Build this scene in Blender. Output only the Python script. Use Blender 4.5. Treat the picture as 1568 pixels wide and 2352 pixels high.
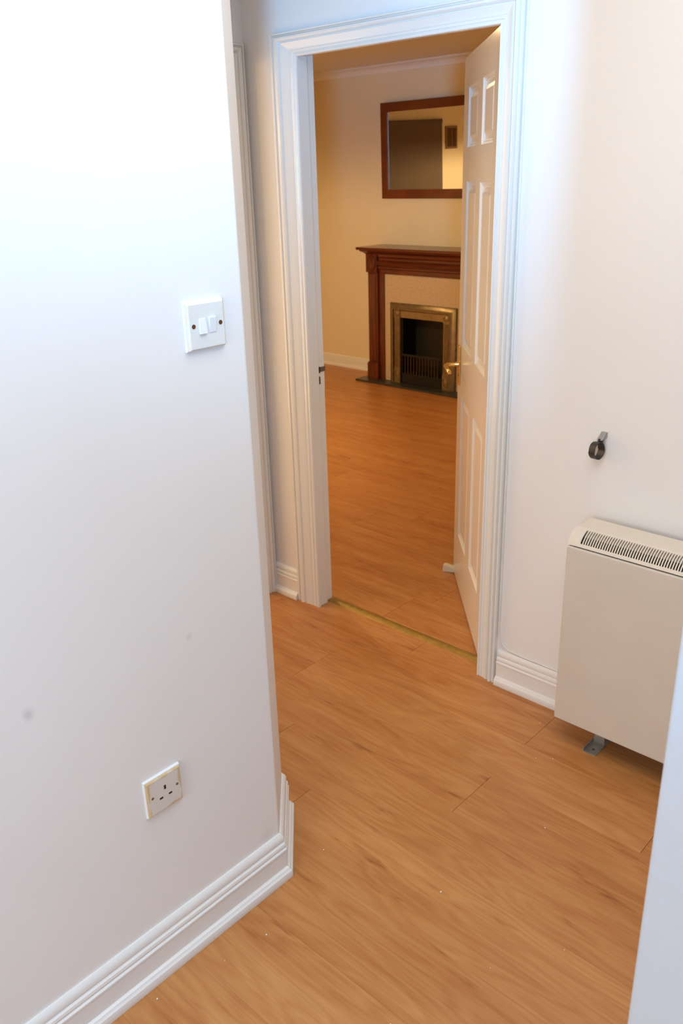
import bpy, bmesh, math, random
from mathutils import Vector, Matrix

random.seed(7)
scene = bpy.context.scene
for o in list(bpy.data.objects):
    bpy.data.objects.remove(o)
COL = scene.collection
PI = math.pi

# ------------------------------------------------------------------ camera
YAW, PITCH, ROLL, FPX = math.radians(43.349), math.radians(21.812), math.radians(-1.716), 1942.9
cam = bpy.data.cameras.new('camera')
cam.sensor_width = 36.0
cam.sensor_fit = 'AUTO'
cam.lens = FPX * 36.0 / 2352.0
cam.clip_start = 0.02
cam.dof.use_dof = True
cam.dof.focus_distance = 1.9
cam.dof.aperture_fstop = 8.0
camo = bpy.data.objects.new('camera', cam)
COL.objects.link(camo)
fw = Vector((-math.sin(YAW) * math.cos(PITCH), math.cos(YAW) * math.cos(PITCH), -math.sin(PITCH)))
r0 = Vector((math.cos(YAW), math.sin(YAW), 0))
u0 = r0.cross(fw)
r1 = math.cos(ROLL) * r0 + math.sin(ROLL) * u0
u1 = -math.sin(ROLL) * r0 + math.cos(ROLL) * u0
camo.matrix_world = Matrix(((r1.x, u1.x, -fw.x, 0), (r1.y, u1.y, -fw.y, 0), (r1.z, u1.z, -fw.z, 1.65), (0, 0, 0, 1)))
scene.camera = camo

# ------------------------------------------------------------------ world, lights, exposure
world = bpy.data.worlds.new('world')
scene.world = world
world.use_nodes = True
bg = world.node_tree.nodes['Background']
bg.inputs[0].default_value = (0.75, 0.88, 1.0, 1)
bg.inputs[1].default_value = 1.0

def light(name, kind, loc, aim, energy, color, **kw):
    d = bpy.data.lights.new(name, kind)
    d.energy = energy
    d.color = color
    for k, v in kw.items():
        setattr(d, k, v)
    o = bpy.data.objects.new(name, d)
    COL.objects.link(o)
    o.location = loc
    if aim is not None:
        o.rotation_euler = (Vector(aim) - Vector(loc)).to_track_quat('-Z', 'Y').to_euler()
    return o

# spot standing in for the photographer's flash, well behind the camera and tilted up
light('flash_head', 'SPOT', (1.35, -1.64, 1.50), (-1.30, 2.60, 3.75), 1120.0, (0.18, 0.54, 1.0),
      spot_size=math.radians(68), spot_blend=1.0, shadow_soft_size=0.11)
# added area light standing in for bounce off the white hall ceiling
light('ceiling_bounce', 'AREA', (-0.50, 1.08, 2.405), (-0.50, 1.08, 0.0), 14.0, (1.0, 0.95, 0.89),
      shape='RECTANGLE', size=1.0, size_y=1.4)
# added warm fill for the lobby, shining from behind the second doorway
light('side_room_fill', 'AREA', (-3.30, 1.25, 1.25), (-2.0, 1.85, 1.15), 15.0, (1.0, 0.74, 0.46),
      shape='RECTANGLE', size=1.1, size_y=1.7)
# added fill light at an invented opening behind the camera
light('rear_fill', 'AREA', (-0.10, -2.35, 1.55), (-0.10, 0.0, 1.35), 34.0, (1.0, 0.97, 0.93),
      shape='RECTANGLE', size=1.3, size_y=1.2)

scene.view_settings.view_transform = 'Standard'
scene.view_settings.look = 'None'
scene.view_settings.gamma = 1.0
scene.view_settings.use_curve_mapping = False
scene.view_settings.exposure = 0.08

# ------------------------------------------------------------------ materials
def new_mat(name):
    m = bpy.data.materials.new(name)
    m.use_nodes = True
    nt = m.node_tree
    return m, nt, nt.nodes['Principled BSDF']

def N(nt, t, **kw):
    n = nt.nodes.new(t)
    for k, v in kw.items():
        setattr(n, k, v)
    return n

def lk(nt, a, b):
    nt.links.new(a, b)

def add_bump(nt, bsdf, coord, scale, strength, dist=0.002, detail=3.0):
    nz = N(nt, 'ShaderNodeTexNoise')
    nz.inputs['Scale'].default_value = scale
    nz.inputs['Detail'].default_value = detail
    lk(nt, coord, nz.inputs['Vector'])
    b = N(nt, 'ShaderNodeBump')
    b.inputs['Strength'].default_value = strength
    b.inputs['Distance'].default_value = dist
    lk(nt, nz.outputs['Fac'], b.inputs['Height'])
    lk(nt, b.outputs['Normal'], bsdf.inputs['Normal'])
    return nz

def paint(name, col, rough, bump=0.15, bscale=60.0, var=0.03, stains=(), spec=0.5):
    """painted surface: slight tone variation, fine relief and optional stains
    (x, y, z, radius, strength, stain colour)"""
    m, nt, b = new_mat(name)
    geo = N(nt, 'ShaderNodeNewGeometry')
    pos = geo.outputs['Position']
    nz = N(nt, 'ShaderNodeTexNoise')
    nz.inputs['Scale'].default_value = 3.0
    nz.inputs['Detail'].default_value = 4.0
    lk(nt, pos, nz.inputs['Vector'])
    ramp = N(nt, 'ShaderNodeValToRGB')
    ramp.color_ramp.elements[0].position = 0.3
    ramp.color_ramp.elements[1].position = 0.7
    ramp.color_ramp.elements[0].color = tuple(c * (1 - var) for c in col) + (1,)
    ramp.color_ramp.elements[1].color = tuple(min(1, c * (1 + var)) for c in col) + (1,)
    lk(nt, nz.outputs['Fac'], ramp.inputs['Fac'])
    out = ramp.outputs['Color']
    for (sx, sy, sz, rad, st, sc) in stains:
        nv = N(nt, 'ShaderNodeTexNoise')
        nv.inputs['Scale'].default_value = 0.6 / rad
        lk(nt, pos, nv.inputs['Vector'])
        sub = N(nt, 'ShaderNodeVectorMath', operation='DISTANCE')
        sub.inputs[1].default_value = (sx, sy, sz)
        lk(nt, pos, sub.inputs[0])
        ad = N(nt, 'ShaderNodeMath', operation='MULTIPLY_ADD')
        lk(nt, nv.outputs['Fac'], ad.inputs[0])
        ad.inputs[1].default_value = rad * 1.1
        lk(nt, sub.outputs['Value'], ad.inputs[2])
        mr = N(nt, 'ShaderNodeMapRange', interpolation_type='SMOOTHSTEP')
        mr.inputs['From Min'].default_value = rad * 0.45
        mr.inputs['From Max'].default_value = rad * 1.5
        mr.inputs['To Min'].default_value = st
        mr.inputs['To Max'].default_value = 0.0
        lk(nt, ad.outputs[0], mr.inputs['Value'])
        mx = N(nt, 'ShaderNodeMix', data_type='RGBA')
        lk(nt, mr.outputs[0], mx.inputs['Factor'])
        lk(nt, out, mx.inputs['A'])
        mx.inputs['B'].default_value = tuple(sc) + (1,)
        out = mx.outputs['Result']
    lk(nt, out, b.inputs['Base Color'])
    b.inputs['Roughness'].default_value = rough
    b.inputs['Specular IOR Level'].default_value = spec
    if bump:
        add_bump(nt, b, pos, bscale, bump, 0.0015)
    return m

def plain(name, col, rough=0.5, metal=0.0, bump=0.0, bscale=80.0, var=0.06, vscale=25.0, obj=True):
    m, nt, b = new_mat(name)
    tc = N(nt, 'ShaderNodeTexCoord')
    co = tc.outputs['Object']
    nz = N(nt, 'ShaderNodeTexNoise')
    nz.inputs['Scale'].default_value = vscale
    nz.inputs['Detail'].default_value = 3.0
    lk(nt, co, nz.inputs['Vector'])
    ramp = N(nt, 'ShaderNodeValToRGB')
    ramp.color_ramp.elements[0].position = 0.3
    ramp.color_ramp.elements[1].position = 0.7
    ramp.color_ramp.elements[0].color = tuple(c * (1 - var) for c in col) + (1,)
    ramp.color_ramp.elements[1].color = tuple(min(1, c * (1 + var)) for c in col) + (1,)
    lk(nt, nz.outputs['Fac'], ramp.inputs['Fac'])
    lk(nt, ramp.outputs['Color'], b.inputs['Base Color'])
    b.inputs['Roughness'].default_value = rough
    b.inputs['Metallic'].default_value = metal
    if bump:
        add_bump(nt, b, co, bscale, bump, 0.001)
    return m

def laminate():
    m, nt, b = new_mat('oak_laminate')
    geo = N(nt, 'ShaderNodeNewGeometry')
    oi = N(nt, 'ShaderNodeObjectInfo')
    off = N(nt, 'ShaderNodeVectorMath', operation='MULTIPLY_ADD')
    cmb = N(nt, 'ShaderNodeCombineXYZ')
    lk(nt, oi.outputs['Random'], cmb.inputs['X'])
    lk(nt, oi.outputs['Random'], cmb.inputs['Y'])
    lk(nt, oi.outputs['Random'], cmb.inputs['Z'])
    lk(nt, cmb.outputs[0], off.inputs[0])
    off.inputs[1].default_value = (37.0, 0.0, 19.0)
    lk(nt, geo.outputs['Position'], off.inputs[2])
    def mapped(sx, sy):
        mp = N(nt, 'ShaderNodeMapping')
        mp.inputs['Scale'].default_value = (sx, sy, 1.0)
        lk(nt, off.outputs[0], mp.inputs['Vector'])
        return mp.outputs[0]
    # slow undulation that bends the rings into cathedrals
    n1 = N(nt, 'ShaderNodeTexNoise')
    n1.inputs['Scale'].default_value = 1.0
    n1.inputs['Detail'].default_value = 2.5
    n1.inputs['Roughness'].default_value = 0.5
    lk(nt, mapped(1.5, 9.5), n1.inputs['Vector'])
    mul = N(nt, 'ShaderNodeMath', operation='MULTIPLY')
    lk(nt, n1.outputs['Fac'], mul.inputs[0])
    mul.inputs[1].default_value = 72.0
    sn = N(nt, 'ShaderNodeMath', operation='SINE')
    lk(nt, mul.outputs[0], sn.inputs[0])
    # fine fibre streaks
    n2 = N(nt, 'ShaderNodeTexNoise')
    n2.inputs['Scale'].default_value = 1.0
    n2.inputs['Detail'].default_value = 5.0
    n2.inputs['Roughness'].default_value = 0.65
    lk(nt, mapped(5.5, 170.0), n2.inputs['Vector'])
    # broad tone streaks
    n3 = N(nt, 'ShaderNodeTexNoise')
    n3.inputs['Scale'].default_value = 1.0
    n3.inputs['Detail'].default_value = 3.0
    lk(nt, mapped(1.6, 16.0), n3.inputs['Vector'])
    # dark knots and flecks
    n4 = N(nt, 'ShaderNodeTexNoise')
    n4.inputs['Scale'].default_value = 1.0
    n4.inputs['Detail'].default_value = 3.5
    n4.inputs['Roughness'].default_value = 0.6
    lk(nt, mapped(5.0, 24.0), n4.inputs['Vector'])
    kn = N(nt, 'ShaderNodeMapRange', interpolation_type='SMOOTHSTEP')
    kn.inputs['From Min'].default_value = 0.60
    kn.inputs['From Max'].default_value = 0.78
    lk(nt, n4.outputs['Fac'], kn.inputs['Value'])
    def madd(a, k, c):
        n = N(nt, 'ShaderNodeMath', operation='MULTIPLY_ADD')
        lk(nt, a, n.inputs[0])
        n.inputs[1].default_value = k
        if isinstance(c, float):
            n.inputs[2].default_value = c
        else:
            lk(nt, c, n.inputs[2])
        return n.outputs[0]
    v = madd(sn.outputs[0], 0.085, 0.5)
    v = madd(n2.outputs['Fac'], 0.62, v)
    v = madd(n3.outputs['Fac'], 0.90, v)
    v = madd(kn.outputs[0], -0.42, v)
    pr = N(nt, 'ShaderNodeMath', operation='MULTIPLY_ADD')
    lk(nt, oi.outputs['Random'], pr.inputs[0])
    pr.inputs[1].default_value = 0.10
    lk(nt, v, pr.inputs[2])
    mr = N(nt, 'ShaderNodeMapRange')
    mr.inputs['From Min'].default_value = 0.70
    mr.inputs['From Max'].default_value = 1.68
    lk(nt, pr.outputs[0], mr.inputs['Value'])
    ramp = N(nt, 'ShaderNodeValToRGB')
    e = ramp.color_ramp.elements
    e[0].position, e[0].color = 0.0, (0.235, 0.066, 0.015, 1)
    e[1].position, e[1].color = 1.0, (0.610, 0.290, 0.098, 1)
    e2 = e.new(0.45)
    e2.color = (0.460, 0.177, 0.048, 1)
    lk(nt, mr.outputs[0], ramp.inputs['Fac'])
    lk(nt, ramp.outputs['Color'], b.inputs['Base Color'])
    b.inputs['Roughness'].default_value = 0.33
    b.inputs['Specular IOR Level'].default_value = 0.38
    bp = N(nt, 'ShaderNodeBump')
    bp.inputs['Strength'].default_value = 0.10
    bp.inputs['Distance'].default_value = 0.0006
    lk(nt, n2.outputs['Fac'], bp.inputs['Height'])
    lk(nt, bp.outputs['Normal'], b.inputs['Normal'])
    return m

def wood(name, dark, lightc, rough, scale=(30, 30, 2.5)):
    m, nt, b = new_mat(name)
    tc = N(nt, 'ShaderNodeTexCoord')
    mp = N(nt, 'ShaderNodeMapping')
    mp.inputs['Scale'].default_value = scale
    lk(nt, tc.outputs['Object'], mp.inputs['Vector'])
    nz = N(nt, 'ShaderNodeTexNoise')
    nz.inputs['Scale'].default_value = 1.5
    nz.inputs['Detail'].default_value = 5.0
    nz.inputs['Distortion'].default_value = 0.6
    lk(nt, mp.outputs[0], nz.inputs['Vector'])
    ramp = N(nt, 'ShaderNodeValToRGB')
    ramp.color_ramp.elements[0].position = 0.32
    ramp.color_ramp.elements[1].position = 0.70
    ramp.color_ramp.elements[0].color = dark + (1,)
    ramp.color_ramp.elements[1].color = lightc + (1,)
    lk(nt, nz.outputs['Fac'], ramp.inputs['Fac'])
    lk(nt, ramp.outputs['Color'], b.inputs['Base Color'])
    b.inputs['Roughness'].default_value = rough
    return m

def speckled(name, cols, scale, rough):
    m, nt, b = new_mat(name)
    tc = N(nt, 'ShaderNodeTexCoord')
    nz = N(nt, 'ShaderNodeTexNoise')
    nz.inputs['Scale'].default_value = scale
    nz.inputs['Detail'].default_value = 8.0
    nz.inputs['Roughness'].default_value = 0.75
    lk(nt, tc.outputs['Object'], nz.inputs['Vector'])
    ramp = N(nt, 'ShaderNodeValToRGB')
    e = ramp.color_ramp.elements
    e[0].position, e[0].color = 0.30, cols[0] + (1,)
    e[1].position, e[1].color = 0.62, cols[2] + (1,)
    mid = e.new(0.45)
    mid.color = cols[1] + (1,)
    lk(nt, nz.outputs['Fac'], ramp.inputs['Fac'])
    lk(nt, ramp.outputs['Color'], b.inputs['Base Color'])
    b.inputs['Roughness'].default_value = rough
    return m

def worn_plate(name, col, stain, edge, amount):
    """plastic faceplate whose rim keeps yellow-brown traces of old paint (object space, plate in Y/Z)"""
    m, nt, b = new_mat(name)
    tc = N(nt, 'ShaderNodeTexCoord')
    sp = N(nt, 'ShaderNodeSeparateXYZ')
    lk(nt, tc.outputs['Object'], sp.inputs[0])
    ay = N(nt, 'ShaderNodeMath', operation='ABSOLUTE')
    az = N(nt, 'ShaderNodeMath', operation='ABSOLUTE')
    lk(nt, sp.outputs['Y'], ay.inputs[0])
    lk(nt, sp.outputs['Z'], az.inputs[0])
    mx = N(nt, 'ShaderNodeMath', operation='MAXIMUM')
    lk(nt, ay.outputs[0], mx.inputs[0])
    lk(nt, az.outputs[0], mx.inputs[1])
    nz = N(nt, 'ShaderNodeTexNoise')
    nz.inputs['Scale'].default_value = 32.0
    nz.inputs['Detail'].default_value = 4.0
    lk(nt, tc.outputs['Object'], nz.inputs['Vector'])
    ad = N(nt, 'ShaderNodeMath', operation='MULTIPLY_ADD')
    lk(nt, nz.outputs['Fac'], ad.inputs[0])
    ad.inputs[1].default_value = 0.022
    lk(nt, mx.outputs[0], ad.inputs[2])
    mr = N(nt, 'ShaderNodeMapRange', interpolation_type='SMOOTHSTEP')
    mr.inputs['From Min'].default_value = edge
    mr.inputs['From Max'].default_value = edge + 0.006
    mr.inputs['To Max'].default_value = amount
    lk(nt, ad.outputs[0], mr.inputs['Value'])
    mix = N(nt, 'ShaderNodeMix', data_type='RGBA')
    lk(nt, mr.outputs[0], mix.inputs['Factor'])
    mix.inputs['A'].default_value = col + (1,)
    mix.inputs['B'].default_value = stain + (1,)
    lk(nt, mix.outputs['Result'], b.inputs['Base Color'])
    b.inputs['Roughness'].default_value = 0.4
    return m

WARM_STAIN = (0.55, 0.40, 0.20)
M = {}
M['wall_hall'] = paint('white_emulsion', (0.86, 0.84, 0.815), 0.55, 0.10, 55, 0.012,
    stains=[(-1.27, 0.528, 0.782, 0.020, 0.42, (0.36, 0.36, 0.38)),
            (-1.27, 0.880, 0.780, 0.013, 0.22, (0.40, 0.40, 0.42)),
            (-1.27, 1.045, 0.150, 0.030, 0.18, (0.50, 0.45, 0.40)),
            (-0.935, 2.178, 0.80, 0.060, 0.35, (0.83, 0.84, 0.86)),
            (-0.86, 2.178, 0.76, 0.050, 0.30, (0.85, 0.86, 0.88)),
            (-1.07, 2.178, 0.78, 0.040, 0.22, (0.84, 0.84, 0.86)),
            (-0.885, 2.178, 1.63, 0.016, 0.18, (0.50, 0.48, 0.50))])
M['wall_fore'] = paint('rough_white_shaded', (0.56, 0.585, 0.62), 0.5, 0.55, 38, 0.02)  # white wall; its cool shade is put into this base colour
M['wall_room'] = paint('cream_emulsion', (0.80, 0.69, 0.49), 0.6, 0.08, 50, 0.015)
M['ceiling'] = paint('ceiling_white', (0.84, 0.82, 0.78), 0.7, 0.08, 50, 0.01)
M['gloss'] = paint('white_gloss_paint', (0.82, 0.80, 0.755), 0.20, 0.10, 45, 0.012)
M['skirt'] = paint('white_satin_paint', (0.83, 0.81, 0.78), 0.28, 0.08, 60, 0.012,
    stains=[(-1.10, 2.170, 0.135, 0.02, 0.25, (0.6, 0.55, 0.42))])
M['laminate'] = laminate()
M['slab'] = plain('dark_underlay', (0.030, 0.016, 0.008), 0.9)
M['mahogany'] = wood('mahogany', (0.085, 0.016, 0.006), (0.140, 0.030, 0.010), 0.20)
M['mahogany_h'] = wood('mahogany_along', (0.085, 0.016, 0.006), (0.140, 0.030, 0.010), 0.20, (2.5, 30, 30))
M['frame_wood'] = wood('frame_wood', (0.130, 0.027, 0.006), (0.200, 0.046, 0.010), 0.32, (4, 20, 4))
M['stone'] = speckled('beige_marble', [(0.36, 0.25, 0.15), (0.52, 0.39, 0.26), (0.58, 0.45, 0.31)], 70, 0.22)
M['slate'] = speckled('dark_slate', [(0.012, 0.013, 0.012), (0.030, 0.031, 0.028), (0.050, 0.050, 0.045)], 30, 0.35)
M['old_brass'] = plain('antique_brass', (0.30, 0.215, 0.11), 0.42, 0.75, 0.15, 140, 0.18, 30)
M['brass'] = plain('polished_brass', (0.86, 0.60, 0.20), 0.16, 1.0, 0, 80, 0.05)
M['strip_brass'] = plain('worn_brass', (0.36, 0.22, 0.045), 0.42, 0.5, 0.1, 200, 0.15, 40)
M['iron'] = plain('black_iron', (0.010, 0.009, 0.008), 0.45, 0.3, 0.1, 60, 0.2)
M['bars'] = plain('dull_bars', (0.10, 0.055, 0.03), 0.35, 0.7)
M['cream_metal'] = plain('cream_enamel', (0.70, 0.625, 0.525), 0.42, 0.0, 0.04, 300, 0.02, 8)
M['cream_plastic'] = plain('cream_plastic', (0.78, 0.69, 0.57), 0.38, 0.0, 0, 80, 0.02, 20)
M['heater_dark'] = plain('heater_inside', (0.028, 0.014, 0.010), 0.8)
M['galv'] = plain('dull_steel', (0.42, 0.39, 0.34), 0.45, 0.6, 0.1, 120, 0.2)
M['plate'] = worn_plate('switch_plastic', (0.78, 0.78, 0.74), (0.80, 0.70, 0.52), 0.0500, 0.75)
M['plate_worn'] = worn_plate('socket_plastic', (0.70, 0.66, 0.60), (0.62, 0.42, 0.19), 0.0465, 0.85)
M['rocker'] = plain('rocker_plastic', (0.84, 0.84, 0.84), 0.3, var=0.01)
M['paint_edge'] = plain('paint_rim', (0.85, 0.86, 0.87), 0.4, var=0.02)
M['hole'] = plain('dark_hole', (0.035, 0.022, 0.012), 0.7)
M['screw'] = plain('rusty_screw', (0.14, 0.055, 0.022), 0.55, 0.3, var=0.3, vscale=300)
M['dull_screw'] = plain('dull_screw', (0.25, 0.18, 0.10), 0.5, 0.5, var=0.3, vscale=300)
M['black_metal'] = plain('black_strap', (0.020, 0.020, 0.021), 0.40, 0.0, var=0.2)
M['grey_metal'] = plain('grey_clip', (0.42, 0.42, 0.40), 0.35, 0.7)
M['wire'] = plain('white_cable', (0.80, 0.78, 0.73), 0.4)
M['rubber'] = plain('cream_rubber', (0.80, 0.70, 0.52), 0.5, var=0.04)
M['blind'] = plain('taupe_fabric', (0.125, 0.085, 0.060), 0.9, 0, 0.25, 220, 0.06, 60)
M['vent_brown'] = plain('brown_vent', (0.23, 0.12, 0.05), 0.5)
M['vent_dark'] = plain('vent_slot', (0.03, 0.022, 0.010), 0.8)
M['strike'] = plain('painted_strike', (0.66, 0.60, 0.50), 0.35, 0.2)
M['dark_steel'] = plain('dark_steel', (0.16, 0.13, 0.11), 0.4, 0.7)
M['debris'] = plain('plaster_crumb', (0.85, 0.82, 0.76), 0.8)

def glass_mat():
    m = bpy.data.materials.new('pane_glass')
    m.use_nodes = True
    nt = m.node_tree
    nt.nodes.remove(nt.nodes['Principled BSDF'])
    out = nt.nodes['Material Output']
    tr = N(nt, 'ShaderNodeBsdfTransparent')
    gl = N(nt, 'ShaderNodeBsdfGlossy')
    gl.inputs['Roughness'].default_value = 0.02
    fr = N(nt, 'ShaderNodeFresnel')
    fr.inputs['IOR'].default_value = 1.45
    mx = N(nt, 'ShaderNodeMixShader')
    lk(nt, fr.outputs[0], mx.inputs[0])
    lk(nt, tr.outputs[0], mx.inputs[1])
    lk(nt, gl.outputs[0], mx.inputs[2])
    lk(nt, mx.outputs[0], out.inputs[0])
    return m
M['glass'] = glass_mat()
m_, nt_, b_ = new_mat('mirror_silver')
b_.inputs['Base Color'].default_value = (0.86, 0.87, 0.85, 1)
b_.inputs['Metallic'].default_value = 1.0
b_.inputs['Roughness'].default_value = 0.01
M['mirror'] = m_
m_, nt_, b_ = new_mat('lit_bulb')
b_.inputs['Emission Color'].default_value = (1.0, 0.70, 0.32, 1)
b_.inputs['Emission Strength'].default_value = 9.0
M['bulb'] = m_

# ------------------------------------------------------------------ mesh helpers
class MB:
    """collects faces; build() links them as ONE mesh object"""
    def __init__(self):
        self.v, self.f, self.mi = [], [], []
    def face(self, idx, mi=0):
        self.f.append(tuple(idx)); self.mi.append(mi)
    def add(self, pts):
        n = len(self.v)
        self.v += [tuple(p) for p in pts]
        return list(range(n, n + len(pts)))
    def box(self, x0, x1, y0, y1, z0, z1, mi=0):
        i = self.add([(x0, y0, z0), (x1, y0, z0), (x1, y1, z0), (x0, y1, z0),
                      (x0, y0, z1), (x1, y0, z1), (x1, y1, z1), (x0, y1, z1)])
        for q in ((3, 2, 1, 0), (4, 5, 6, 7), (0, 1, 5, 4), (1, 2, 6, 5), (2, 3, 7, 6), (3, 0, 4, 7)):
            self.face([i[k] for k in q], mi)
        return self
    def rings(self, rings, caps=True, closed=True, mi=0):
        """loft equal-length rings; rings are closed loops"""
        ids = [self.add(r) for r in rings]
        n = len(rings[0])
        for a, b in zip(ids[:-1], ids[1:]):
            for k in range(n if closed else n - 1):
                self.face((a[k], a[(k + 1) % n], b[(k + 1) % n], b[k]), mi)
        if caps:
            self.face(list(reversed(ids[0])), mi)
            self.face(ids[-1], mi)
        return self
    def prism(self, poly, z0, z1, mi=0):
        return self.rings([[(x, y, z0) for x, y in poly], [(x, y, z1) for x, y in poly]], mi=mi)
    def tube(self, pts, rad, n=10, mi=0):
        pts = [Vector(p) for p in pts]
        rr = rad if isinstance(rad, (list, tuple)) else [rad] * len(pts)
        rings = []
        up = None
        for k, p in enumerate(pts):
            t = (pts[min(k + 1, len(pts) - 1)] - pts[max(k - 1, 0)]).normalized()
            if up is None:
                up = t.orthogonal().normalized()
            up = (up - t * up.dot(t)).normalized()
            w = t.cross(up)
            rings.append([tuple(p + rr[k] * (math.cos(2 * PI * j / n) * up + math.sin(2 * PI * j / n) * w)) for j in range(n)])
        return self.rings(rings, mi=mi)
    def lathe(self, prof, c, axis='z', n=28, mi=0):
        """prof: (radius, height) pairs"""
        rings = []
        for r, h in prof:
            ring = []
            for j in range(n):
                a = 2 * PI * j / n
                p, q = max(r, 1e-5) * math.cos(a), max(r, 1e-5) * math.sin(a)
                ring.append({'z': (c[0] + p, c[1] + q, c[2] + h), 'y': (c[0] + p, c[1] + h, c[2] + q),
                             'x': (c[0] + h, c[1] + p, c[2] + q)}[axis])
            rings.append(ring)
        return self.rings(rings, mi=mi)
    def build(self, name, mat, parent=None, smooth=False, bevel=0.0, local=False, segs=2):
        me = bpy.data.meshes.new(name)
        vs = self.v
        if parent is not None and not local:
            L = parent.location
            if parent.parent is not None:
                L = L + parent.parent.location
            vs = [(x - L.x, y - L.y, z - L.z) for x, y, z in vs]
        me.from_pydata(vs, [], self.f)
        mats = mat if isinstance(mat, (list, tuple)) else [mat]
        for mm in mats:
            me.materials.append(M[mm])
        for p, k in zip(me.polygons, self.mi):
            p.material_index = k
        bm = bmesh.new()
        bm.from_mesh(me)
        bmesh.ops.recalc_face_normals(bm, faces=bm.faces)
        bm.to_mesh(me)
        bm.free()
        if smooth:
            for p in me.polygons:
                p.use_smooth = True
        o = bpy.data.objects.new(name, me)
        COL.objects.link(o)
        if parent is not None:
            o.parent = parent
        if bevel:
            md = o.modifiers.new('bevel', 'BEVEL')
            md.width = bevel
            md.segments = segs
            md.limit_method = 'ANGLE'
            md.angle_limit = math.radians(40)
        if smooth:
            try:
                me.set_sharp_from_angle(angle=math.radians(35))
            except Exception:
                pass
        return o

def tag(o, label=None, cat=None, group=None, kind=None):
    if label: o['label'] = label
    if cat: o['category'] = cat
    if group: o['group'] = group
    if kind: o['kind'] = kind
    return o

def empty(name, loc, rz=0.0, rx=0.0):
    o = bpy.data.objects.new(name, None)
    o.empty_display_size = 0.05
    COL.objects.link(o)
    o.location = loc
    o.rotation_euler = (rx, 0, rz)
    return o

def struct(o, label=None):
    o['kind'] = 'structure'
    if label:
        o['label'] = label
    return o

# ------------------------------------------------------------------ key dimensions
WY, WYB = 2.178, 2.262            # hall face and room face of the door wall
XI, XR, HZ = -2.186, -1.416, 2.004   # inner edges of the architrave
LX, CY = -1.270, 1.085            # left wall face and the end of it
DX, DY = -1.427, 1.242            # far edge of the splayed corner
SX = -2.452                       # side wall face at the end of the lobby
CZ = 2.42                         # ceiling
FY = 5.66                         # fireplace wall
RXL, RXR = -5.90, -0.90           # living room side walls
HXR, HYB = 2.10, -2.40            # hall right and back

# ------------------------------------------------------------------ structure: walls
w = MB()
w.prism([(LX, HYB - 0.1), (LX, CY), (DX, DY), (-2.70, DY), (-2.70, DY - 0.12), (DX - 0.1, DY - 0.12), (LX - 0.12, CY - 0.08), (LX - 0.12, HYB - 0.1)], 0, CZ)
struct(w.build('wall_left', 'wall_hall', bevel=0.004), 'white painted wall with a splayed corner, on the left')

def wall_faces(boxes):
    mb = MB()
    for b in boxes:
        mb.box(*b)
    return mb
# door wall: hall side white, living room side cream
mb = wall_faces([(RXL - 0.1, XI - 0.035, WY, WYB, 0, CZ), (XR + 0.035, HXR + 0.1, WY, WYB, 0, CZ),
                 (XI - 0.035, XR + 0.035, WY, WYB, HZ + 0.045, CZ)])
o = mb.build('wall_back', ['wall_hall', 'wall_room'])
for p in o.data.polygons:
    if p.normal.y > 0.5:
        p.material_index = 1
struct(o, 'white painted wall holding the open living room door')

# side wall at the end of the lobby, with a second doorway
Y2A, Y2B, H2 = 1.335, 2.088, 1.992
mb = wall_faces([(SX - 0.1, SX, Y2B + 0.03, WY, 0, CZ), (SX - 0.1, SX, DY, Y2A - 0.03, 0, CZ),
                 (SX - 0.1, SX, Y2A - 0.03, Y2B + 0.03, H2 + 0.03, CZ)])
o = mb.build('wall_side', ['wall_hall', 'wall_room'])
for p in o.data.polygons:
    if p.normal.x < -0.5:
        p.material_index = 1
struct(o, 'shaded wall with a second doorway at the end of the lobby')
# small room behind that doorway
mb = wall_faces([(-3.90, -3.80, 0.5, WY, 0, CZ), (-3.80, -2.70, 0.5, 0.6, 0, CZ), (-2.80, -2.70, 0.6, DY - 0.12, 0, CZ)])
struct(mb.build('wall_side_room', 'wall_room'), 'cream walls of the room behind the second doorway')

struct(MB().box(RXL - 0.1, RXR + 0.1, FY, FY + 0.1, 0, CZ).build('wall_far', 'wall_room'), 'cream living room wall behind the fireplace')
struct(MB().box(RXL - 0.1, RXL, WYB, FY, 0, CZ).build('wall_room_left', 'wall_room'), 'cream living room wall seen in the mirror')
struct(MB().box(RXR, RXR + 0.1, WYB, FY, 0, CZ).build('wall_room_right', 'wall_room'), 'cream living room wall behind the open door')
struct(MB().box(-0.252, HXR, 0.735, 0.835, 0, CZ).build('wall_right', 'wall_fore', bevel=0.006, segs=3), 'white wall edge coloured with bluish shade in the right foreground')
struct(MB().box(HXR, HXR + 0.1, HYB, WY, 0, CZ).build('wall_hall_right', 'wall_hall'))
WX0, WX1, WZ0, WZ1 = -0.80, 0.60, 0.85, 2.10
VX0, VX1, VZ0 = 1.10, 1.75, 1.10
mb = wall_faces([(LX - 0.12, WX0, HYB - 0.1, HYB, 0, CZ), (WX1, VX0, HYB - 0.1, HYB, 0, CZ), (VX1, HXR + 0.1, HYB - 0.1, HYB, 0, CZ),
                 (WX0, WX1, HYB - 0.1, HYB, 0, WZ0), (WX0, WX1, HYB - 0.1, HYB, WZ1, CZ),
                 (VX0, VX1, HYB - 0.1, HYB, 0, VZ0), (VX0, VX1, HYB - 0.1, HYB, WZ1, CZ)])
struct(mb.build('wall_behind', 'wall_hall'))
struct(MB().box(RXL - 0.1, HXR + 0.1, HYB - 0.1, FY + 0.1, CZ, CZ + 0.1).build('ceiling', 'ceiling'), 'plain painted ceiling')

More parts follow.
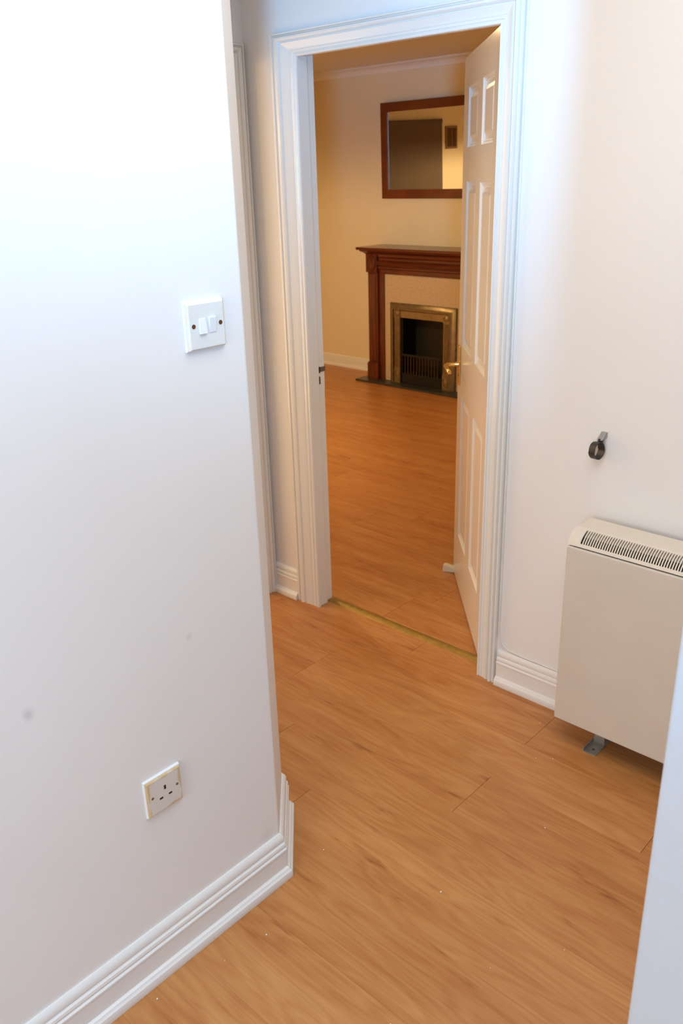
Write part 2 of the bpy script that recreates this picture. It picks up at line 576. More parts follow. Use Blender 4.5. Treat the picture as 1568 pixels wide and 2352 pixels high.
# invented windows behind the camera, added to account for the fill light
def window(name, x0, x1, z0, z1, mull):
    wr = struct(empty(name, ((x0 + x1) / 2, HYB - 0.05, z0)))
    cols = [x0 + 0.05] + ([(x0 + x1) / 2 - 0.025, (x0 + x1) / 2 + 0.025] if mull else []) + [x1 - 0.05]
    bars = [(x0, x0 + 0.05, z0, z1), (x1 - 0.05, x1, z0, z1), (x0 + 0.05, x1 - 0.05, z0, z0 + 0.05), (x0 + 0.05, x1 - 0.05, z1 - 0.05, z1)]
    if mull:
        bars.append((cols[1], cols[2], z0 + 0.05, z1 - 0.05))
    for (a, b, c, d) in bars:
        MB().box(a, b, HYB - 0.08, HYB - 0.03, c, d).build('window_frame', 'gloss', wr)
    for a, b in zip(cols[0::2], cols[1::2]):
        MB().box(a, b, HYB - 0.058, HYB - 0.054, z0 + 0.05, z1 - 0.05).build('pane', 'glass', wr)
window('added_window_1', WX0, WX1, WZ0, WZ1, True)
window('added_window_2', VX0, VX1, VZ0, WZ1, False)

# ------------------------------------------------------------------ floor of laminate boards
floor = struct(MB().box(RXL - 0.1, HXR + 0.1, HYB - 0.1, FY + 0.1, -0.10, -0.010).build('floor', 'slab'),
               'oak laminate floor running through hall and living room')
def plank(x0, x1, y0, y1):
    g, h = 0.00055, 0.00012
    return MB().box(x0 + g, x1 - g, y0 + h, y1 - h, -0.010, 0.0).build('plank', 'laminate', floor)
def plank_row(y0, y1, xa, xb, joint, length=1.285):
    x = joint
    while x > xa:
        x -= length
    while x < xb:
        a, b = max(x, xa), min(x + length, xb)
        if b - a > 0.004:
            plank(a, b, y0, y1)
        x += length
rng = random.Random(3)
known = {1.165: -1.437, 1.357: -1.699, 1.549: -1.075, 1.933: -1.080}
y = 1.165 - 0.192 * 19
TH0 = 2.246
while y < TH0 - 0.01:
    y1 = min(y + 0.192, TH0)
    j = next((known[k] for k in known if abs(k - y) < 0.01), None)
    if j is None:
        j = (-0.22 - rng.uniform(0.0, 0.05)) if y < 1.1 else (-0.62 if y < 1.9 else -0.40)
    if y1 > HYB:
        if y < 0.8:
            xa = LX
        elif y < 1.3:
            xa = -2.60
        else:
            xa = -3.80
        if y > 2.1:
            xa = -2.45
        plank_row(max(y, HYB), y1, xa, HXR, j)
    y += 0.192
known = {2.279: -1.938, 2.699: -1.949, 2.909: -2.680, 3.539: -3.390}
y = 2.279 - 0.21
while y < FY:
    j = next((known[k] for k in known if abs(k - y) < 0.01), None)
    if j is None:
        j = -2.3 - rng.uniform(0.1, 1.2)
    plank_row(max(y, TH0), min(y + 0.21, FY), RXL, RXR, j)
    y += 0.21

# brass strip at the threshold
th = MB()
prof = [(-0.020, 0.0), (-0.017, 0.003), (-0.008, 0.0055), (0.0, 0.006), (0.008, 0.0055), (0.017, 0.003), (0.020, 0.0)]
th.rings([[(x, TH0 + 0.004 + a, 0.0002 + z) for a, z in prof] for x in (XI - 0.010, XR + 0.008)])
tag(th.build('threshold_strip', 'strip_brass', smooth=True), 'worn brass threshold strip across the doorway floor', 'threshold strip')

# ------------------------------------------------------------------ architraves
ARCH = [(0, 0), (0, .010), (.003, .013), (.008, .013), (.010, .009), (.012, .0085), (.015, .012), (.022, .0125), (.024, .0105), (.026, .0125), (.038, .0135),
        (.046, .0165), (.052, .0185), (.0545, .0130), (.0575, .0125), (.060, .018), (.066, .0215), (.073, .0215), (.0765, .0165), (.078, .0130),
        (.081, .0130), (.0825, .0185), (.0885, .0185), (.090, .0155), (.090, 0)]
def architrave(root, pt, mat='gloss'):
    """pt(side, u, d, end): side 0 left, 1 head, 2 right"""
    for a, b in (((0, 0), (0, 1)), ((0, 1), (2, 1)), ((2, 1), (2, 0))):
        MB().rings([[pt(s, u, d, t) for u, d in ARCH] for s, t in (a, b)]).build('architrave', mat, root, smooth=True)

trim = struct(empty('trim_1', ((XI + XR) / 2, WY, 0)), 'glossy white moulded frame around the open living room doorway')
WL, WR, WH = 1.30, 0.80, 0.82
def pt1(s, u, d, top):
    x = XI - u * WL if s == 0 else XR + u * WR
    return (x, WY - d, HZ + u * WH if top else 0.0)
architrave(trim, pt1)
# linings and planted stops
REB = 0.013
for (x0, x1) in ((XI - 0.034, XI - 0.006 - REB), (XR + 0.006 + REB, XR + 0.034)):
    MB().box(x0, x1, WY - 0.002, WYB + 0.002, 0, HZ + 0.019).build('lining', 'gloss', trim, bevel=0.0015)
MB().box(XI - 0.034, XR + 0.034, WY - 0.002, WYB + 0.002, HZ + 0.019, HZ + 0.044).build('lining', 'gloss', trim, bevel=0.0015)
SY0, SY1 = WY + 0.002, WYB - 0.041
MB().box(XI - 0.006 - REB, XI - 0.004, SY0, SY1, 0, HZ + 0.005).build('door_stop_bead', 'gloss', trim, bevel=0.002)
MB().box(XR + 0.004, XR + 0.006 + REB, SY0, SY1, 0, HZ + 0.005).build('door_stop_bead', 'gloss', trim, bevel=0.002)
MB().box(XI - 0.006 - REB, XR + 0.006 + REB, SY0, SY1, HZ + 0.005, HZ + 0.019).build('door_stop_bead', 'gloss', trim, bevel=0.002)
# strike plate in the left lining: latch lip and keyhole slot
sx = XI - 0.006 - REB
st = MB().box(sx, sx + 0.0012, WYB - 0.036, WYB + 0.001, 0.895, 1.000).build('strike_plate', 'gloss', trim)
MB().box(sx + 0.0008, sx + 0.0022, WYB - 0.038, WYB - 0.022, 0.957, 0.981).build('latch_hole', 'hole', st)
MB().box(sx + 0.0008, sx + 0.0035, WYB - 0.022, WYB + 0.004, 0.961, 0.979).build('latch_lip', 'dark_steel', st)
MB().box(sx + 0.0008, sx + 0.0022, WYB - 0.034, WYB - 0.022, 0.915, 0.944).build('bolt_hole', 'hole', st)

trim2 = struct(empty('trim_2', (SX, (Y2A + Y2B) / 2, 0)), 'shaded white moulded frame of the second doorway in the lobby')
def pt2(s, u, d, top):
    yy = Y2A - u * 0.82 if s == 0 else Y2B + u * 0.86
    return (SX + d, yy, H2 + u * 0.82 if top else 0.0)
architrave(trim2, pt2)
for (a, b) in ((Y2A - 0.028, Y2A - 0.004), (Y2B + 0.004, Y2B + 0.028)):
    MB().box(SX - 0.102, SX + 0.002, a, b, 0, H2 + 0.004).build('lining', 'gloss', trim2)
MB().box(SX - 0.102, SX + 0.002, Y2A - 0.028, Y2B + 0.028, H2 + 0.004, H2 + 0.028).build('lining', 'gloss', trim2)

# ------------------------------------------------------------------ skirting boards
SK = [(0, .130), (.004, .130), (.0095, .125), (.012, .117), (.012, .111), (.0095, .1075), (.0095, .1055), (.0145, .102), (.016, .096), (.014, .0915),
      (.0130, .0885), (.0175, .0855), (.0178, .0815), (.0155, .079), (.0155, .031), (.0185, .0285), (.0215, .0275), (.0235, .023), (.0275, .0205),
      (.0290, .015), (.0290, .002), (.0285, 0), (0, 0)]
def skirting(name, path, label=None, k=1.0):
    """path: floor line of the wall face, room on the right-hand side of travel; mitred, one board per leg"""
    root = struct(empty(name, (path[0][0], path[0][1], 0)), label)
    P = [Vector(p) for p in path]
    nrm = []
    for a, b in zip(P[:-1], P[1:]):
        t = (b - a).normalized()
        nrm.append(Vector((t.y, -t.x)))
    offs = []
    for i in range(len(P)):
        if i == 0:
            offs.append(nrm[0])
        elif i == len(P) - 1:
            offs.append(nrm[-1])
        else:
            m = (nrm[i - 1] + nrm[i]).normalized()
            offs.append(m / m.dot(nrm[i]))
    for i in range(len(P) - 1):
        rings = []
        for q, sgn in ((i, 1), (i + 1, -1)):
            t = (P[i + 1] - P[i]).normalized() * 0.0004 * sgn
            rings.append([(P[q].x + offs[q].x * d * k + t.x, P[q].y + offs[q].y * d * k + t.y, z * k) for d, z in SK])
        MB().rings(rings).build('skirting_board', 'skirt', root, smooth=True)
    return root
skirting('baseboard_left', [(LX, HYB), (LX, CY), (DX, DY), (SX + 0.03, DY)], 'white moulded skirting board along the left wall and its splayed corner')
skirting('baseboard_back', [(HXR, WY), (-1.336, WY)][::-1], 'white moulded skirting board between door frame and storage heater')
skirting('baseboard_lobby', [(SX + 0.001, WY), (XI - 0.1175, WY)], 'short white skirting board left of the doorway frame')
skirting('baseboard_far', [(RXL, FY), (-4.742, FY)], 'white skirting board left of the fireplace', 0.80)
skirting('baseboard_right', [(HXR, 0.735), (-0.252, 0.735)])

# cable clipped beside the right architrave, turning along the top of the skirting
cx = XR + 0.090 * WR + 0.006
pts = [(cx, WY - 0.003, z) for z in (2.40, 2.0, 1.6, 1.2, 0.8, 0.5, 0.30, 0.22)]
for k in range(1, 9):
    a = PI / 2 * k / 8
    pts.append((cx + 0.050 * (1 - math.cos(a)), WY - 0.003, 0.20 - 0.062 * math.sin(a)))
pts += [(cx + 0.09, WY - 0.003, 0.1345), (cx + 0.20, WY - 0.003, 0.1338), (cx + 0.30, WY - 0.003, 0.1338)]
tag(MB().tube(pts, 0.0027, 8).build('cable', 'wire', smooth=True), 'thin white cable running down beside the right door frame', 'cable')

# cornice of the living room
def cornice(name, path, label=None):
    prof = [(0, CZ - 0.052), (.006, CZ - 0.052), (.008, CZ - 0.046), (.014, CZ - 0.038), (.026, CZ - 0.024), (.042, CZ - 0.014), (.058, CZ - 0.010),
            (.060, CZ - 0.006), (.070, CZ - 0.006), (.070, CZ), (0, CZ)]
    root = struct(empty(name, (path[0][0], path[0][1], 0)), label)
    a, b = Vector(path[0]), Vector(path[1])
    t = (b - a).normalized()
    n = Vector((t.y, -t.x))
    MB().rings([[(q.x + n.x * d, q.y + n.y * d, z - 0.0005) for d, z in prof] for q in (a, b)]).build('cove', 'ceiling', root, smooth=True)
cornice('trim_3', [(RXL, FY), (RXR, FY)], 'white cove cornice above the fireplace wall')
cornice('trim_4', [(RXL, WYB), (RXL, FY - 0.071)])

# ------------------------------------------------------------------ six-panel door standing half open
ANG = math.radians(132.7)
e_ = Vector((math.cos(ANG), math.sin(ANG), 0))
FREE = Vector((-1.963, 2.789, 0))
LW = 0.762
hinge = FREE - e_ * LW
door = struct(empty('door_1', hinge, ANG), 'glossy white six-panel door standing half open into the living room')
LZ0, LZ1, LT = 0.007, 2.016, 0.040
XS = [0.0, 0.112, 0.335, 0.427, 0.650, LW]
ZS = [LZ0, 0.222, 0.826, 1.014, 1.614, 1.720, 1.918, LZ1]
lf = MB()
for (a, b) in ((XS[0], XS[1]), (XS[4], XS[5])):
    lf.box(a, b, -LT, 0, LZ0, LZ1)
for (c, d) in ((ZS[0], ZS[1]), (ZS[2], ZS[3]), (ZS[4], ZS[5]), (ZS[6], ZS[7])):
    lf.box(XS[1], XS[4], -LT, 0, c, d)
for (c, d) in ((ZS[1], ZS[2]), (ZS[3], ZS[4]), (ZS[5], ZS[6])):
    lf.box(XS[2], XS[3], -LT, 0, c, d)
lf.build('door_leaf', 'gloss', door, local=True)
STEP = [(0, 0), (.003, -.0005), (.006, -.0035), (.010, -.0065), (.013, -.0075), (.016, -.0100), (.021, -.0105), (.027, -.0095), (.040, -.0040), (.044, -.0035)]
for (a, b) in ((XS[1], XS[2]), (XS[3], XS[4])):
    for (c, d) in ((ZS[1], ZS[2]), (ZS[3], ZS[4]), (ZS[5], ZS[6])):
        p = MB()
        rect = lambda i, y: [(a + i, y, c + i), (b - i, y, c + i), (b - i, y, d - i), (a + i, y, d - i)]
        seq = [rect(i, -LT - y) for i, y in reversed(STEP)] + [rect(i, y) for i, y in STEP]
        p.rings(seq)
        p.build('panel', 'gloss', door, local=True)
# lever handle on its long back plate
hx, hz = LW - 0.052, 0.935
hd = MB().box(hx - 0.021, hx + 0.021, 0.0, 0.006, 0.853, 1.010).build('handle_plate', 'brass', door, bevel=0.003, local=True)
lv = MB()
lv.tube([(hx, 0.004, hz), (hx, 0.020, hz), (hx, 0.040, hz), (hx - 0.004, 0.052, hz), (hx - 0.018, 0.058, hz - 0.001), (hx - 0.050, 0.058, hz - 0.004),
         (hx - 0.085, 0.057, hz - 0.006), (hx - 0.108, 0.054, hz - 0.010), (hx - 0.114, 0.052, hz - 0.011)],
        [.011, .0085, .0085, .0090, .0090, .0080, .0085, .0075, .003], 12)
lv.build('lever', 'brass', hd, smooth=True, local=True)
# key escutcheon slot
MB().box(hx - 0.003, hx + 0.003, 0.0055, 0.0066, 0.885, 0.900).build('keyhole', 'hole', hd, local=True)
# the same furniture on the room side
hd2 = MB().box(hx - 0.021, hx + 0.021, -LT - 0.006, -LT, 0.853, 1.010).build('handle_plate', 'brass', door, bevel=0.003, local=True)
lv = MB()
lv.tube([(hx, -LT - 0.004, hz), (hx, -LT - 0.040, hz), (hx - 0.006, -LT - 0.054, hz), (hx - 0.020, -LT - 0.058, hz), (hx - 0.085, -LT - 0.057, hz - 0.006),
         (hx - 0.114, -LT - 0.052, hz - 0.011)], [.011, .0085, .009, .009, .0085, .003], 12)
lv.build('lever', 'brass', hd2, smooth=True, local=True)
for z in (0.22, 1.00, 1.78):
    MB().tube([(0.002, -LT - 0.004, z), (0.002, -LT - 0.004, z + 0.09)], 0.005, 10).build('hinge', 'brass', door, local=True)

# rubber wedge under the free end of the door
wd = empty('door_wedge', (FREE.x + 0.004, FREE.y + 0.006, 0), math.radians(205))
w_ = MB()
w_.rings([[(x, -0.017, 0), (x, 0.017, 0), (x, 0.015, h), (x, -0.015, h)] for x, h in ((-0.055, 0.004), (-0.01, 0.0062), (0.002, 0.020), (0.030, 0.028), (0.047, 0.030), (0.052, 0.026))])
w_.build('wedge_body', 'rubber', wd, bevel=0.002, local=True)
tag(wd, 'small cream rubber door wedge on the floor at the free end of the door', 'door wedge')

# ------------------------------------------------------------------ light switch and socket on the left wall
sw = empty('light_switch', (LX, 0.987, 1.3965))
def faceplate(root, mat, t):
    h = 0.0430
    MB().rings([[(x, sy * 1.0, sz) for sy, sz in ((-h + i, -h + i), (h - i, -h + i), (h - i, h - i), (-h + i, h - i))]
                for x, i in ((0.0002, 0.0), (t * 0.55, 0.0), (t * 0.85, 0.0012), (t, 0.0032))]).build('faceplate', mat, root, local=True)
def rim(root, t):
    h = 0.0455
    MB().rings([[(x, sy, sz) for sy, sz in ((-h + i, -h + i), (h - i, -h + i), (h - i, h - i), (-h + i, h - i))]
                for x, i in ((0.0001, 0.0), (t, 0.0014))]).build('paint_rim', 'paint_edge', root, local=True)
faceplate(sw, 'plate', 0.0115)
rim(sw, 0.0045)
for yc, tilt in ((-0.0105, 1), (0.0125, -1)):
    r = MB()
    hz_ = 0.0140
    xa, xb = 0.0118 + 0.0010, 0.0118 + 0.0042
    zt, zb = (xa, xb) if tilt > 0 else (xb, xa)
    r.rings([[(0.0100, yc - 0.0080, -hz_), (0.0100, yc + 0.0080, -hz_), (0.0100, yc + 0.0080, hz_), (0.0100, yc - 0.0080, hz_)],
             [(zb, yc - 0.0080, -hz_), (zb, yc + 0.0080, -hz_), (zt, yc + 0.0080, hz_), (zt, yc - 0.0080, hz_)]])
    r.build('rocker', 'rocker', sw, bevel=0.0006, local=True)
for yc in (-0.0310, 0.0320):
    MB().lathe([(0.0042, 0.0100), (0.0042, 0.0121), (0.0035, 0.0123), (0.0028, 0.0119), (0.0, 0.0119)], (0, yc, 0.0012), 'x', 18).build('screw', 'screw', sw, local=True)
tag(sw, 'white plastic double light switch on the left wall near the corner', 'light switch')

so = empty('power_socket', (LX, 0.7730, 0.4615))
faceplate(so, 'plate_worn', 0.0105)
rim(so, 0.0060)
for nm, yc, zc, hy, hh in (('earth_slot', 0.001, 0.0125, 0.0026, 0.0050), ('pin_slot', -0.0105, -0.0095, 0.0042, 0.0023), ('pin_slot', 0.0125, -0.0095, 0.0042, 0.0023)):
    MB().box(0.0095, 0.01065, yc - hy, yc + hy, zc - hh, zc + hh).build(nm, 'hole', so, local=True)
for yc in (-0.0310, 0.0310):
    MB().lathe([(0.0032, 0.0095), (0.0032, 0.0108), (0.0022, 0.0107), (0.0, 0.0107)], (0, yc, 0.002), 'x', 16).build('screw', 'dull_screw', so, local=True)
tag(so, 'paint-marked white single power socket low on the left wall', 'power socket')

# ------------------------------------------------------------------ storage heater under the hook
HX0, HX1, HY0, HY1, HB, HT = -1.030, -0.300, 2.010, 2.146, 0.085, 0.664
ht = empty('storage_heater', ((HX0 + HX1) / 2, HY1, 0))
MB().box(HX0, HX1, HY0, HY0 + 0.012, HB, HT - 0.004).build('front_panel', 'cream_metal', ht, bevel=0.004)
for (a, b) in ((HX0 + 0.003, HX0 + 0.013), (HX1 - 0.013, HX1 - 0.003)):
    MB().box(a, b, HY0 + 0.012, HY1, HB + 0.004, HT - 0.006).build('side_panel', 'cream_metal', ht)
MB().box(HX0 + 0.013, HX1 - 0.013, HY1 - 0.010, HY1, HB + 0.004, HT + 0.006).build('back_panel', 'cream_metal', ht)
MB().box(HX0 + 0.014, HX1 - 0.014, HY0 + 0.013, HY1 - 0.011, HB + 0.01, HT - 0.004).build('core', 'heater_dark', ht)
# curved outlet grille: quarter-round from the front panel up to the flat top cap
GY1, GZ1 = HY0 + 0.050, 0.704
def arc(t, inset=0.0):
    a = t * PI / 2
    ry, rz = GY1 - (HY0 + 0.003) - inset, GZ1 - HT - inset
    # slightly concave outlet as on the photograph: blend of quarter-round and chamfer
    yy = GY1 - ry * math.cos(a) * 0.6 - ry * (1 - t) * 0.4
    zz = HT + rz * math.sin(a) * 0.6 + rz * t * 0.4
    return yy, zz
def arc_strip(mb, x0, x1, t0, t1, n=8, th_=0.004):
    A = [arc(t0 + (t1 - t0) * k / n) for k in range(n + 1)]
    B = [arc(t0 + (t1 - t0) * k / n, th_) for k in range(n + 1)]
    loop = A + B[::-1]
    mb.rings([[(x, yy, zz) for yy, zz in loop] for x in (x0, x1)])
gr = MB()
EN = 0.036
arc_strip(gr, HX0, HX0 + EN, 0, 1)
arc_strip(gr, HX1 - EN, HX1, 0, 1)
arc_strip(gr, HX0 + EN, HX1 - EN, 0, 0.17)
arc_strip(gr, HX0 + EN, HX1 - EN, 0.90, 1)
gf = gr.build('grille_frame', 'cream_plastic', ht, smooth=True)
ng = 91
pitch = (HX1 - HX0 - 2 * EN) / ng
sl = MB()
arc_strip(sl, -0.0016, 0.0016, 0.165, 0.905, 6)
sl0 = None
for k in range(1, ng):
    xx = HX0 + EN + k * pitch
    if sl0 is None:
        sl0 = sl.build('slat', 'cream_plastic', smooth=True)
        so_ = sl0
    else:
        so_ = sl0.copy()
        COL.objects.link(so_)
    so_.parent = gf
    so_.location = (xx - ht.location.x, -ht.location.y, 0)
MB().box(HX0 + 0.004, HX1 - 0.004, HY0 + 0.016, GY1 + 0.003, HT - 0.003, HT + 0.012).build('outlet_tray', 'heater_dark', ht)
# end cheeks and top cap
tc_ = MB()
tc_.rings([[(x, GY1, GZ1 - 0.034), (x, GY1, GZ1), (x, HY1 - 0.006, GZ1 + 0.001), (x, HY1, GZ1 - 0.004), (x, HY1, HT + 0.006), (x, GY1 + 0.003, HT + 0.006)] for x in (HX0 + 0.001, HX1 - 0.001)])
tc_.build('top_cap', 'cream_plastic', ht, bevel=0.003)
for (a, b) in ((HX0 + 0.0005, HX0 + 0.004), (HX1 - 0.004, HX1 - 0.0005)):
    ch = MB()
    L_ = [arc(k / 8, 0.001) for k in range(9)] + [(GY1, HT)]
    ch.rings([[(x, yy, zz) for yy, zz in L_] for x in (a, b)])
    ch.build('end_cheek', 'cream_plastic', ht)
# feet: folded steel brackets
for fx in (HX0 + 0.118, HX1 - 0.118):
    ft = MB()
    ft.box(fx - 0.020, fx + 0.022, HY0 + 0.012, HY1 - 0.012, 0.0003, 0.0030)
    ft.box(fx - 0.020, fx - 0.017, HY0 + 0.012, HY1 - 0.012, 0.003, 0.012)
    ft.box(fx - 0.016, fx + 0.018, HY0 + 0.075, HY1 - 0.014, 0.003, HB + 0.008)
    f_ = ft.build('foot', 'galv', ht)
    MB().lathe([(0.004, 0.003), (0.004, 0.0045), (0, 0.0048)], (fx + 0.004, HY0 + 0.035, 0), 'z', 12).build('bolt', 'dark_steel', f_)
tag(ht, 'cream storage heater with slotted top grille standing against the wall', 'heater')

# ------------------------------------------------------------------ hook on the wall above the heater
hk = empty('wall_hook', (-1.030, WY, 0.92))
MB().rings([[(x, y, z) for x, y, z in r] for r in (
    [(-0.014, -0.001, 0.018), (0.013, -0.001, 0.020), (0.013, -0.001, 0.034), (-0.006, -0.001, 0.034)],
    [(-0.014, -0.010, 0.013), (0.011, -0.010, 0.017), (0.012, -0.004, 0.034), (-0.005, -0.004, 0.034)],
    [(-0.010, -0.020, 0.010), (0.006, -0.020, 0.012), (0.010, -0.009, 0.032), (-0.003, -0.009, 0.032)])]).build('clip', 'grey_metal', hk, bevel=0.001, local=True)
MB().lathe([(0.0075, 0.0), (0.0075, 0.014), (0.006, 0.016)], (-0.002, -0.0125, 0.000), 'z', 14).build('neck', 'black_metal', hk, local=True)
# closed strap: loop swept across its width
ax = Vector((0.93, -0.36, 0.14)).normalized()
bx_ = Vector((0.36, 0.93, 0.0)).normalized()
loop = []
for k in range(28):
    a = 2 * PI * k / 28
    rr = 0.0225 * (1 + 0.10 * math.sin(a))
    sx_ = math.cos(a) * rr * (0.80 if math.sin(a) > 0 else 0.88)
    loop.append((sx_, math.sin(a) * 0.0260))
def strap_ring(off, k):
    return [tuple(Vector((-0.004, -0.0250, -0.017)) + bx_ * p * k + Vector((0, 0, 1)) * q * k + ax * off) for p, q in loop]
st_ = MB()
o1 = [st_.add(strap_ring(s, k)) for s, k in ((-0.014, 0.97), (0.011, 1.0), (0.011, 0.91), (-0.014, 0.88))]
for q in range(4):
    A, B = o1[q], o1[(q + 1) % 4]
    for k in range(28):
        st_.face((A[k], A[(k + 1) % 28], B[(k + 1) % 28], B[k]))
st_.build('strap_loop', 'black_metal', hk, smooth=True, local=True)
tag(hk, 'small black strap loop on a grey clip fixed to the wall above the heater', 'hook')

# ------------------------------------------------------------------ fireplace
FX = -4.170
fp = empty('fireplace', (FX, FY, 0))
YF = 5.400                                    # front of the columns
def mir(fn):
    for s in (-1, 1):
        fn(s)
def sb(mb, s, a, b, *r):
    x0, x1 = sorted((FX + s * a, FX + s * b))
    return mb.box(x0, x1, *r)
# hearth
MB().box(FX - 0.625, FX + 0.625, 5.302, FY - 0.001, 0.0004, 0.016).build('hearth', 'slate', fp, bevel=0.003)
ZH = 0.016
# marble back panel: two cheeks and a head around the fire
bp_ = MB()
bp_.box(FX - 0.50, FX - 0.27, 5.432, 5.452, ZH, 0.900)
bp_.box(FX + 0.27, FX + 0.50, 5.432, 5.452, ZH, 0.900)
bp_.box(FX - 0.27, FX + 0.27, 5.432, 5.452, 0.600, 0.900)
bp_.build('back_panel', 'stone', fp)
def column(s):
    c = sb(MB(), s, 0.554, 0.395, YF + 0.022, FY - 0.001, ZH, 0.900).build('column_body', 'mahogany', fp, bevel=0.003)
    sb(MB(), s, 0.551, 0.450, YF, YF + 0.022, 0.160, 0.893).build('column_face', 'mahogany', fp, bevel=0.006)
    sb(MB(), s, 0.536, 0.465, YF - 0.006, YF, 0.175, 0.880).build('column_fillet', 'mahogany', fp, bevel=0.003)
    sb(MB(), s, 0.560, 0.442, YF - 0.012, YF + 0.030, ZH, 0.150).build('plinth', 'mahogany', fp, bevel=0.003)
    sb(MB(), s, 0.555, 0.447, YF - 0.006, YF + 0.022, 0.150, 0.160).build('plinth_cap', 'mahogany', fp, bevel=0.003)
    bl = sb(MB(), s, 0.560, 0.446, YF - 0.014, YF + 0.10, 0.893, 1.036).build('corner_block', 'mahogany', fp, bevel=0.003)
    xc = FX + s * 0.503
    rs = MB()
    rings = []
    for r, h in ((0.050, 0.0), (0.049, -0.007), (0.045, -0.011), (0.041, -0.008), (0.038, -0.0015), (0.030, -0.0012), (0.016, -0.003), (0.0005, -0.004)):
        rings.append([(xc + r * 0.98 * math.cos(2 * PI * k / 30), YF - 0.014 + h, 0.964 + r * 1.25 * math.sin(2 * PI * k / 30)) for k in range(30)])
    rs.rings(rings)
    rs.build('rosette', 'mahogany', bl, smooth=True)
mir(column)
FR = [(5.60, .885), (5.418, .885), (5.418, .918), (5.408, .922), (5.402, .928), (5.402, .938), (5.410, .942), (5.410, .946), (5.396, .950), (5.388, .958), (5.385, .968),
      (5.389, .978), (5.400, .986), (5.414, .989), (5.414, 1.006), (5.404, 1.012), (5.398, 1.022), (5.398, 1.036), (5.60, 1.036)]
MB().rings([[(x, yy, z) for yy, z in FR] for x in (FX - 0.4455, FX + 0.4455)]).build('frieze', 'mahogany_h', fp, smooth=True)
bm_ = MB()
bm_.rings([[(FX - h, yf, z), (FX + h, yf, z), (FX + h, FY - 0.002, z), (FX - h, FY - 0.002, z)] for h, yf, z in
           ((0.562, 5.384, 1.0365), (0.566, 5.380, 1.042), (0.574, 5.368, 1.050), (0.590, 5.348, 1.060), (0.594, 5.344, 1.070))])
bm_.build('bed_moulding', 'mahogany_h', fp)
MB().box(FX - 0.612, FX + 0.612, 5.322, FY - 0.001, 1.0705, 1.092).build('mantel_shelf', 'mahogany_h', fp, bevel=0.005)
# brass canopy frame: outer moulding rising towards its inner lip
def frame_ring(prof, hw0, z0, y0):
    """three mitred sides around the fire; prof (inset, proud)"""
    mb = MB()
    st = []
    for i, d in prof:
        st.append((i, d))
    rr = []
    for side in range(4):
        ring = []
        for i, d in st:
            h = hw0 - i
            zt = z0 - i
            ring.append([(FX - h, y0 - d, ZH + 0.0004), (FX - h, y0 - d, zt), (FX + h, y0 - d, zt), (FX + h, y0 - d, ZH + 0.0004)][side])
        rr.append(ring)
    mb.rings(rr)
    return mb
ins = frame_ring([(0, -.004), (0, .010), (.004, .016), (.022, .024), (.038, .040), (.044, .044), (.049, .042), (.050, .030), (.050, -.004)], 0.330, 0.665, 5.430)
fr = ins.build('fire_frame', 'old_brass', fp, smooth=True)
def pil(s):
    pl = sb(MB(), s, 0.274, 0.218, 5.404, 5.428, 0.140, 0.548).build('pilaster', 'old_brass', fp)
    for k in range(4):
        x = FX + s * (0.227 + k * 0.0125)
        MB().tube([(x, 5.4035, 0.150), (x, 5.4035, 0.540)], 0.0042, 8).build('flute', 'old_brass', pl)
    for z0, z1, zc, hh in ((ZH + 0.0005, 0.139, 0.078, 0.048), (0.549, 0.613, 0.581, 0.024)):
        b2 = sb(MB(), s, 0.277, 0.215, 5.399, 5.428, z0, z1).build('frame_block', 'old_brass', fp, bevel=0.002)
        xc = FX + s * 0.246
        rings = []
        for r, h in ((1.0, 0.0), (0.96, -0.004), (0.80, -0.005), (0.70, -0.001), (0.45, -0.003), (0.02, -0.005)):
            rings.append([(xc + 0.024 * r * math.cos(2 * PI * k / 22), 5.399 + h, zc + hh * r * math.sin(2 * PI * k / 22)) for k in range(22)])
        MB().rings(rings).build('rosette', 'old_brass', b2, smooth=True)
mir(pil)
MB().box(FX - 0.214, FX + 0.214, 5.404, 5.428, 0.552, 0.610).build('frame_lintel', 'old_brass', fp, bevel=0.004)
# fire box with grate
fb = MB()
fb.box(FX - 0.218, FX - 0.205, 5.430, 5.600, ZH + 0.001, 0.552)
fb.box(FX + 0.205, FX + 0.218, 5.430, 5.600, ZH + 0.001, 0.552)
fb.box(FX - 0.205, FX + 0.205, 5.590, 5.600, ZH + 0.001, 0.552)
fb.box(FX - 0.218, FX + 0.218, 5.430, 5.600, 0.553, 0.563)
fb.build('fire_box', 'iron', fp)
g1 = MB()
g1.box(FX - 0.203, FX + 0.203, 5.412, 5.560, ZH + 0.0012, 0.100)
g1.box(FX - 0.203, FX + 0.203, 5.405, 5.412, 0.245, 0.262)
g1.box(FX - 0.203, FX + 0.203, 5.405, 5.412, 0.090, 0.102)
gg = g1.build('grate', 'iron', fp, bevel=0.003)
for k in range(12):
    x = FX - 0.165 + k * 0.030
    MB().tube([(x, 5.4085, 0.101), (x, 5.4085, 0.246)], 0.0045, 8).build('bar', 'bars', gg)
tag(fp, 'mahogany fireplace with marble back panel, brass framed fire and slate hearth', 'fireplace')

